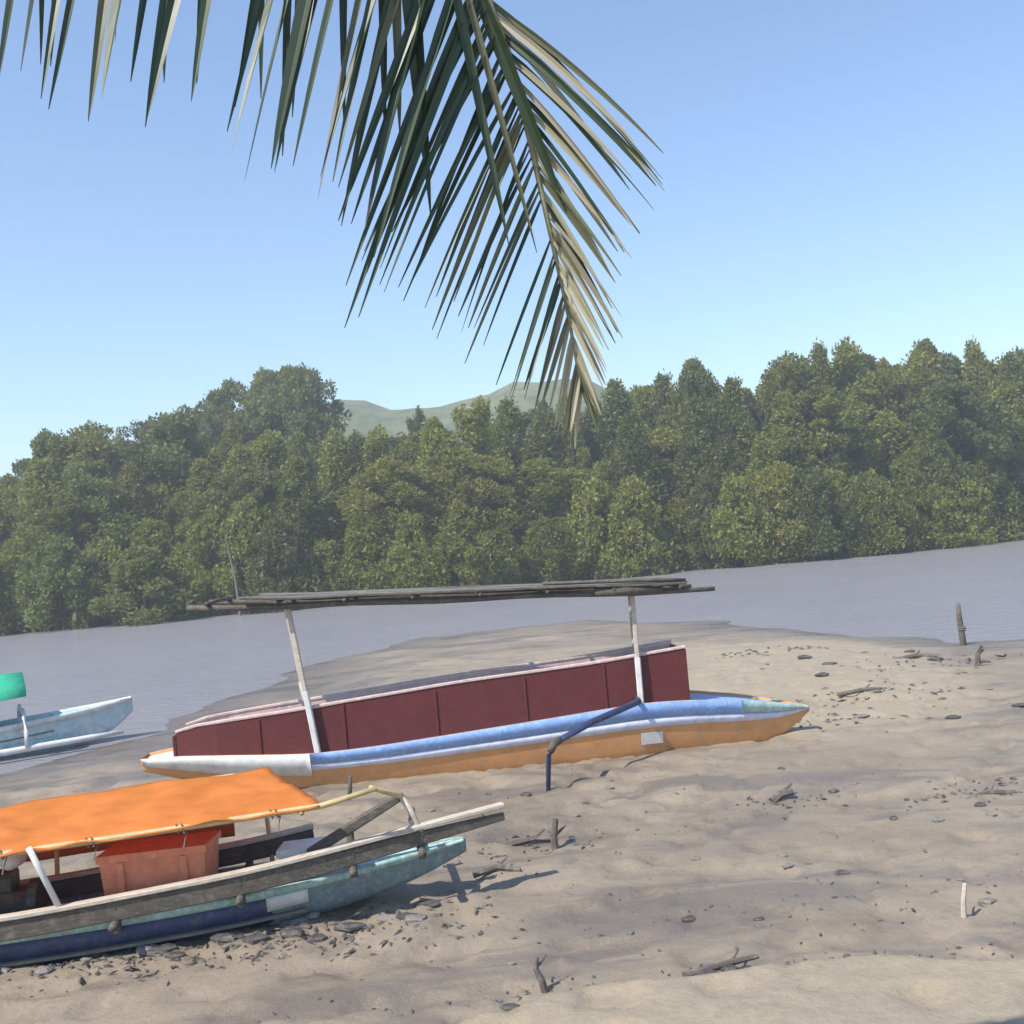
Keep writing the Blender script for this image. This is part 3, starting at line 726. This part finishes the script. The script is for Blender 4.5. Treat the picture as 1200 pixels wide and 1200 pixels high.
# --- the far boat with the green awning
u3 = Vector((.883, .469, 0)); n3 = Vector((.469, -.883, 0)); T3 = Vector((-6.42, 17.92, 0)); A3 = T3 - u3 * 5.6
P3 = hull_fn((A3.x, A3.y), (T3.x, T3.y), smooth_st([(0, .25, .15, .6, .3), (.7, .4, .25, .5, .02), (2, .45, .3, .46, -.04), (3.6, .42, .26, .5, -.04), (4.7, .28, .12, .57, .0), (5.3, .12, .05, .62, .15), (5.6, .015, .01, .66, .42)], 40))
boat3 = thing('outrigger_boat', 'pale blue and white outrigger boat with a green awning at the water edge', 'boat', (-8.6, 16.6, 0))
obj('hull', hull_shell(P3), 'pale_blue', boat3, True)
for sd in (1, -1):
    obj('white_strake', strake(P3, .82, 1.0, sd, .1, 5.58, .018), 'white', boat3, True)
    obj('blue_strake', strake(P3, .1, .45, sd, .4, 4.6, .012), 'teal', boat3, True)
obj('foredeck', deck(P3, 4.4, 5.55), 'teal', boat3)
obj('inner_floor', deck(P3, .5, 4.38, .22), 'greywood', boat3)
for sd in (1, -1):
    f0, f1 = T3 - u3 * 5.0 + n3 * sd * .95, T3 - u3 * .25 + n3 * sd * .62
    pts = [f0.lerp(f1, t) + Vector((0, 0, .14 + .05 * t * t)) for t in np.linspace(0, 1, 10)]
    obj('outrigger_float', tube(pts, [.05] * 8 + [.045, .03], 9), 'white', boat3, True)
    for s in (1.2, 2.6, 3.95):
        a = A3 + u3 * s; f = a + n3 * sd * (.8 if s < 3 else .72)
        fz = .18
        obj('outrigger_arm', tube([a + Vector((0, 0, .6)), a.lerp(f, .5) + Vector((0, 0, .71)), a.lerp(f, .85) + Vector((0, 0, .62)), f + Vector((0, 0, .42)), f + n3 * sd * .03 + Vector((0, 0, fz))], .03, 8), 'white', boat3, True)
for s in (1.0, 3.6):
    for sd in (1, -1):
        b = A3 + u3 * s + n3 * sd * .38
        obj('awning_post', tube([b + Vector((0, 0, .4)), b + Vector((0, 0, 1.2))], .018, 7), 'white', boat3, True)
aw = [[A3 + u3 * s + n3 * w + Vector((0, 0, 1.27 - .5 * w * w + .012 * math.sin(s * 6 + w * 3) - (.12 if abs(w) > .6 else 0))) for w in (.66, .6, .4, .2, 0, -.2, -.4, -.6, -.66)] for s in np.linspace(.3, 4.0, 12)]
obj('awning', slab(aw, .006), 'greentarp', boat3, True)
en3 = thing('cargo_bundle', 'dark bundle lying in the pale blue boat under the green awning', 'bundle', tuple(A3 + u3 * 3.3 + Vector((0, 0, .3))))
obj('bundle_sack', rock(A3 + u3 * 3.25 + Vector((0, 0, .46)), .3, 1.2, .9, .7), 'navy', en3, True)
obj('bundle_rope', tube([A3 + u3 * 3.0 + Vector((0, 0, .66)), A3 + u3 * 3.3 + Vector((0, 0, .7)), A3 + u3 * 3.5 + Vector((0, 0, .66))], .018, 6), 'palewood', en3)

# ------------------------------------------------------------------ coconut palm with its frond hanging in view
palm = thing('coconut_palm', 'coconut palm whose feathery frond hangs down over the river view', 'palm', (-3.1, 1.2, hz(-3.1, 1.2)))
crown_c = Vector((-2.55, 2.25, 4.42))
obj('trunk', tube([(-3.1, 1.2, -.1), (-3.08, 1.25, .5), (-2.95, 1.5, 1.6), (-2.75, 1.9, 3.0), (-2.6, 2.2, 4.25), crown_c], [.2, .15, .13, .12, .12, .09], 12, .05), 'bark', palm, True)
path = [crown_c, (-2.2, 2.45, 4.62), (-1.69, 2.6, 4.63), (-1.13, 2.7, 4.53), (-.52, 2.8, 4.42), (-.14, 2.9, 4.31), (.04, 3.0, 4.16), (.10, 3.05, 3.98), (.14, 3.1, 3.77), (.18, 3.15, 3.49), (.215, 3.2, 3.25), (.235, 3.22, 3.02)]
fp = spline(path, 67)
rib = obj('frond', tube(fp, [.026 - .00034 * k for k in range(67)], 8), 'rachis', palm, True)
def blade(b, d, side, L, W, droop, twist, n=9):
    """leaflet: folded blade leaving b along d, drooping"""
    d = Vector(d).normalized(); V, F = [], []
    p = Vector(b); st = L / (n - 1); dirn = d.copy()
    sidev = Vector(side).normalized()
    for i in range(n):
        t = i / (n - 1)
        w = W * min(1, .35 + 4 * t) * (1 - t ** 2.2) ** .8 * .5 + .0012
        s = (sidev - dirn * sidev.dot(dirn)).normalized()
        nn = s.cross(dirn); sa = s * math.cos(twist * t) + nn * math.sin(twist * t); up = dirn.cross(sa)
        V += [p + sa * w + up * w * .45, p, p - sa * w + up * w * .45]
        dirn = (dirn + Vector((0, 0, -droop * st))).normalized(); p = p + dirn * st
    for i in range(n - 1):
        k = i * 3; F += [(k, k + 1, k + 4, k + 3), (k + 1, k + 2, k + 5, k + 4)]
    return V, F
rl = random.Random(11)
def leaflets(parent, fp, k0, k1, per, mats, joined=None):
    out = []
    tot = len(fp) - 1
    for k in range(k0, k1):
        for j in range(per):
            t = (k + j / per) / tot
            i = min(int(t * tot), tot - 1); fr = t * tot - i
            b = fp[i].lerp(fp[i + 1], fr); tg = (fp[min(i + 2, tot)] - fp[max(i - 1, 0)]).normalized()
            out.append((t, b, tg))
    return out
hang = leaflets(rib, fp, 6, 36, 2, None) + leaflets(rib, fp, 36, 66, 2, None)
hang = [h for h in hang if h[0] > .085]
T0 = .56
for t, b, tg in hang:
    hor = t < T0                        # the arched part: leaflets hang straight down from it
    for sd in (-1, 1):
        if rl.random() < (.2 if t < T0 else (.34 if sd < 0 else .28)): continue
        if t < T0 and sd > 0 and rl.random() < .4 + .3 * (t > .4): continue
        if hor:
            g = t / T0
            L = rl.uniform(.66, .80) * (.86 + .5 * g ** 3); W = rl.uniform(.019, .031)
            if rl.random() < .12: W *= 1.7
            lean = R(4 + 21 * g ** 1.6) * rl.uniform(.8, 1.2)
            d = Vector((-math.sin(lean), .13 * sd + rl.uniform(-.05, .05), -math.cos(lean)))
            if sd > 0: L *= rl.uniform(.7, .95); d = Vector((d.x * (1 - .9 * g ** 3) + .5 * g ** 6, d.y, d.z))
            side = Vector((1, rl.uniform(-.8, .8), 0)); dr = .12
        else:
            q = (t - T0) / (1 - T0)
            L = (.84 - .68 * q ** 1.2) * rl.uniform(.85, 1.08); W = rl.uniform(.012, .021) * (1 - .3 * q)
            a = (.56 - .16 * q - .22 * q ** 4) * rl.uniform(.88, 1.12)
            if sd > 0: a = (.82 - .55 * q) * rl.uniform(.85, 1.12); L *= .8
            d = Vector((math.sin(a) * sd, rl.uniform(-.25, .12), -math.cos(a)))
            side = Vector((1, rl.uniform(-.9, .9), .3)); dr = .18 if sd < 0 else .5
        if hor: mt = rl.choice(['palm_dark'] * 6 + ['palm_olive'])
        elif sd < 0: mt = rl.choice(['palm_dark'] * 4 + ['palm_olive'])  # left leaflets mostly take the green with shade in its colour
        else: mt = rl.choice(['palm_olive', 'palm_dry', 'palm_dry', 'palm_dark'])
        if t > .88: mt = rl.choice(['palm_dry', 'palm_olive', 'palm_dry'])
        obj('leaflet', blade(b, d, side, L, W, dr, rl.uniform(-.6, .6)), mt, rib)
# the palm's other fronds, out of the picture
for az, el in ((150, .5), (190, .2), (235, .6), (275, .35), (120, .1)):
    a = R(az); dv = Vector((math.cos(a), math.sin(a), 0))
    q = [crown_c + dv * (2.6 * t) + Vector((0, 0, (el * 2.2 + .6) * t - 2.4 * t * t)) for t in np.linspace(0, 1, 16)]
    fb = obj('frond', tube(q, [.026 - .0014 * k for k in range(16)], 6), 'rachis', palm, True)
    sv = dv.cross(Vector((0, 0, 1))); gs = []
    for k in range(3, 15):
        for j in range(3):
            b = q[k].lerp(q[min(k + 1, 15)], j / 3)
            for sd in (-1, 1):
                gs.append(blade(b, sv * sd * .8 + dv * .5 + Vector((0, 0, -.5)), dv, .6 * (1.1 - k / 20), .035, 1.0, .2, 6))
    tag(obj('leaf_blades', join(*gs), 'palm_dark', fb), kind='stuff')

# ------------------------------------------------------------------ small things on the mud
st = thing('mooring_stake', 'leaning dark wooden stake standing at the edge of the river', 'stake', (8.05, 20.2, -.1))
obj('stake_shaft', tube([(8.05, 20.2, -.4), (8.02, 20.2, .2), (7.98, 20.15, .5), (7.96, 20.1, .78)], [.06, .058, .052, .04], 8, .08), 'deadwood', st, True)
obj('stake_rope', tube([(8.02 + .066 * math.cos(a), 20.18 + .066 * math.sin(a), .28 + a * .006) for a in np.linspace(0, 12.5, 26)], .012, 5), 'greywood', st, True)

def scatter_stone(x, y, r, mat, label, group, sz=.6):
    z = hz(x, y)
    label = label or '%s stone in the row along the side of the tarpaulin boat' % ('dark wet' if mat == 'darkstone' else 'muddy grey')
    o = obj('stone', rock((x, y, z + r * .15), r, random.uniform(.9, 1.5), random.uniform(.8, 1.1), sz), mat, at=(x, y, z), smooth=False)
    return tag(o, label, 'stone', group)
for i in range(34):
    f = random.random(); x = -3.75 + 3.0 * f; y = 7.25 + .55 * f + random.uniform(-.32, .12)
    scatter_stone(x, y, random.uniform(.025, .085), random.choice(['stone', 'darkstone', 'darkstone', 'darkstone']), None, 'stones beside the tarpaulin boat', .38)
for (x, y, r) in ((.57, 6.13, .06), (1.06, 6.2, .05), (.98, 6.17, .04), (.4, 6.05, .035), (.85, 6.12, .045), (-.25, 6.05, .04)):
    scatter_stone(x, y, r, 'darkstone', 'dark wet lump at the lip of the sandy bank', 'lumps along the sandy bank')
for i in range(24):
    x, y = random.uniform(3.2, 8.0), random.uniform(12.5, 19.5)
    if abs(y - 12.7) < 1 and x < 3.6: continue
    scatter_stone(x, y, random.uniform(.04, .13), random.choice(['stone', 'darkstone']), 'dark mud clod on the flat beyond the blue boat', 'mud clods beyond the boats', .28)
for i in range(40):
    x, y = random.uniform(-1.5, 4.6), random.uniform(6.5, 11.2)
    scatter_stone(x, y, random.uniform(.015, .045), random.choice(['stone', 'stone', 'darkstone']), 'small clod lying on the open mud in front of the boats', 'clods on the open mud', .5)

lv, lf = [], []
lr = np.random.default_rng(5)
def litter_patch(cx, cy, rx, ry, n, size):
    a = lr.normal(size=(n, 2)) * np.array([rx, ry]) * .5 + np.array([cx, cy])
    zz = height(a[:, 0], a[:, 1])
    for (x_, y_), z_ in zip(a, zz):
        th = lr.random() * 6.28; l = size * lr.uniform(.4, 1.6); w = l * lr.uniform(.15, .5); t1 = lr.uniform(.2, .7) * l * .4
        u_ = Vector((math.cos(th), math.sin(th), lr.uniform(-.2, .3))) * l; v_ = Vector((-math.sin(th), math.cos(th), lr.uniform(-.3, .3))) * w
        c_ = Vector((x_, y_, z_ + .006)); k = len(lv)
        lv.extend([c_ - u_, c_ - v_, c_ + u_, c_ + v_, c_ + Vector((0, 0, t1 + .004))])
        lf.extend([(k, k + 1, k + 4), (k + 1, k + 2, k + 4), (k + 2, k + 3, k + 4), (k + 3, k, k + 4)])
for p in ((-2.6, 7.2, 2.0, .35, 420, .03), (-1.4, 7.6, 1.0, .35, 160, .03), (-.2, 9.2, .8, .4, 50, .035), (.3, 6.15, 1.6, .14, 90, .02), (1.6, 6.2, 1.6, .12, 60, .02), (4.7, 15.0, 1.2, .9, 60, .05),
          (3.6, 13.4, .9, .7, 45, .045), (6.4, 17.5, 1.6, 1.2, 60, .05), (4.2, 20.5, 1.4, .6, 40, .06), (3.9, 9.6, .9, .5, 70, .035), (2.2, 9.9, .5, .3, 40, .03), (2.3, 7.2, 2.0, .8, 80, .018), (0, 9, 4, 3, 160, .018)):
    litter_patch(*p)
tag(obj('shore_litter', (lv, lf), 'darkstone'), kind='stuff', label='dark scraps of leaf, bark and shell strewn on the mud')

def stick(x, y, pts, r, label, group=None, mat='deadwood'):
    z = hz(x, y)
    o = thing('driftwood', label, 'driftwood', (x, y, z), group)
    p0 = [Vector((x, y, z)) + Vector(p) for p in pts]
    obj('stem', tube(p0, [r * (1 - .5 * k / len(p0)) for k in range(len(p0))], 7, .12), mat, o)
    m = p0[len(p0) // 2]
    obj('twig', tube([m, m + Vector((.6 * r * 5, .1, 1.5 * r))], [r * .5, r * .25], 5), mat, o)
stick(-.04, 6.14, [(0, 0, -.05), (-.02, 0, .06), (-.05, .01, .13), (-.04, .02, .19)], .022, 'short broken root sticking up from mud by the sandy bank', None)
stick(.11, 9.09, [(0, 0, -.06), (.0, 0, .1), (.03, .01, .24)], .035, 'upright stub of driftwood on the mud in front of the blue boat', None)
stick(-.15, 9.25, [(-.2, 0, .01), (.1, .05, .04), (.38, .02, .02)], .03, 'driftwood stick lying flat beside an upright stub', None)
stick(2.19, 9.97, [(-.08, 0, .0), (.0, .02, .05), (.12, .05, .06)], .045, 'short dark stub lying below the bow of the blue boat', None)
stick(6.91, 16.94, [(0, 0, -.05), (.02, 0, .16), (.1, .02, .3)], .05, 'crooked broken branch standing on the sandbar', None)
stick(6.5, 18.4, [(-.35, 0, .01), (0, .05, .05), (.35, .0, .02)], .045, 'dark log lying at the river end of the sandbar', None)
stick(4.6, 15.0, [(-.4, 0, .0), (0, .1, .03), (.3, .1, .01)], .035, 'weathered log lying across the pale sandbar', None)
stick(3.9, 9.5, [(-.22, 0, .0), (0, .06, .025), (.22, .04, .01)], .028, 'dark branch lying on the open mud away from the boats', None)
stick(2.5, 6.7, [(0, 0, -.05), (.01, 0, .1), (.03, 0, .2)], .018, 'thin pale twig standing at the sandy bank', None, 'palewood')
stick(1.0, 6.2, [(-.28, -.05, .0), (0, 0, .03), (.16, .03, .04)], .022, 'dark wet stick lying along the lip of the sandy bank', None)
stick(-.35, 8.35, [(-.18, 0, .0), (0, .05, .03), (.18, 0, .01)], .028, 'dark stick lying under the bow rail of the tarpaulin boat', None)

# ------------------------------------------------------------------ haze over the river
hb = [(x_, y_, z_) for z_ in (-3, 36) for x_, y_ in ((-365, -45), (365, -45), (365, 365), (-365, 365))]
hm = bpy.data.materials.new('haze_air'); hm.use_nodes = True; nt = hm.node_tree; nt.nodes.clear()
ho = nt.nodes.new('ShaderNodeOutputMaterial'); pv = nt.nodes.new('ShaderNodeVolumePrincipled')
pv.inputs['Color'].default_value = (0.93, 0.96, 1, 1); pv.inputs['Density'].default_value = 0.002; pv.inputs['Anisotropy'].default_value = 0.2
nt.links.new(pv.outputs[0], ho.inputs['Volume'])
M['haze'] = hm
tag(obj('haze', (hb, [(0, 3, 2, 1), (4, 5, 6, 7), (0, 1, 5, 4), (1, 2, 6, 5), (2, 3, 7, 6), (3, 0, 4, 7)]), 'haze'), kind='stuff')
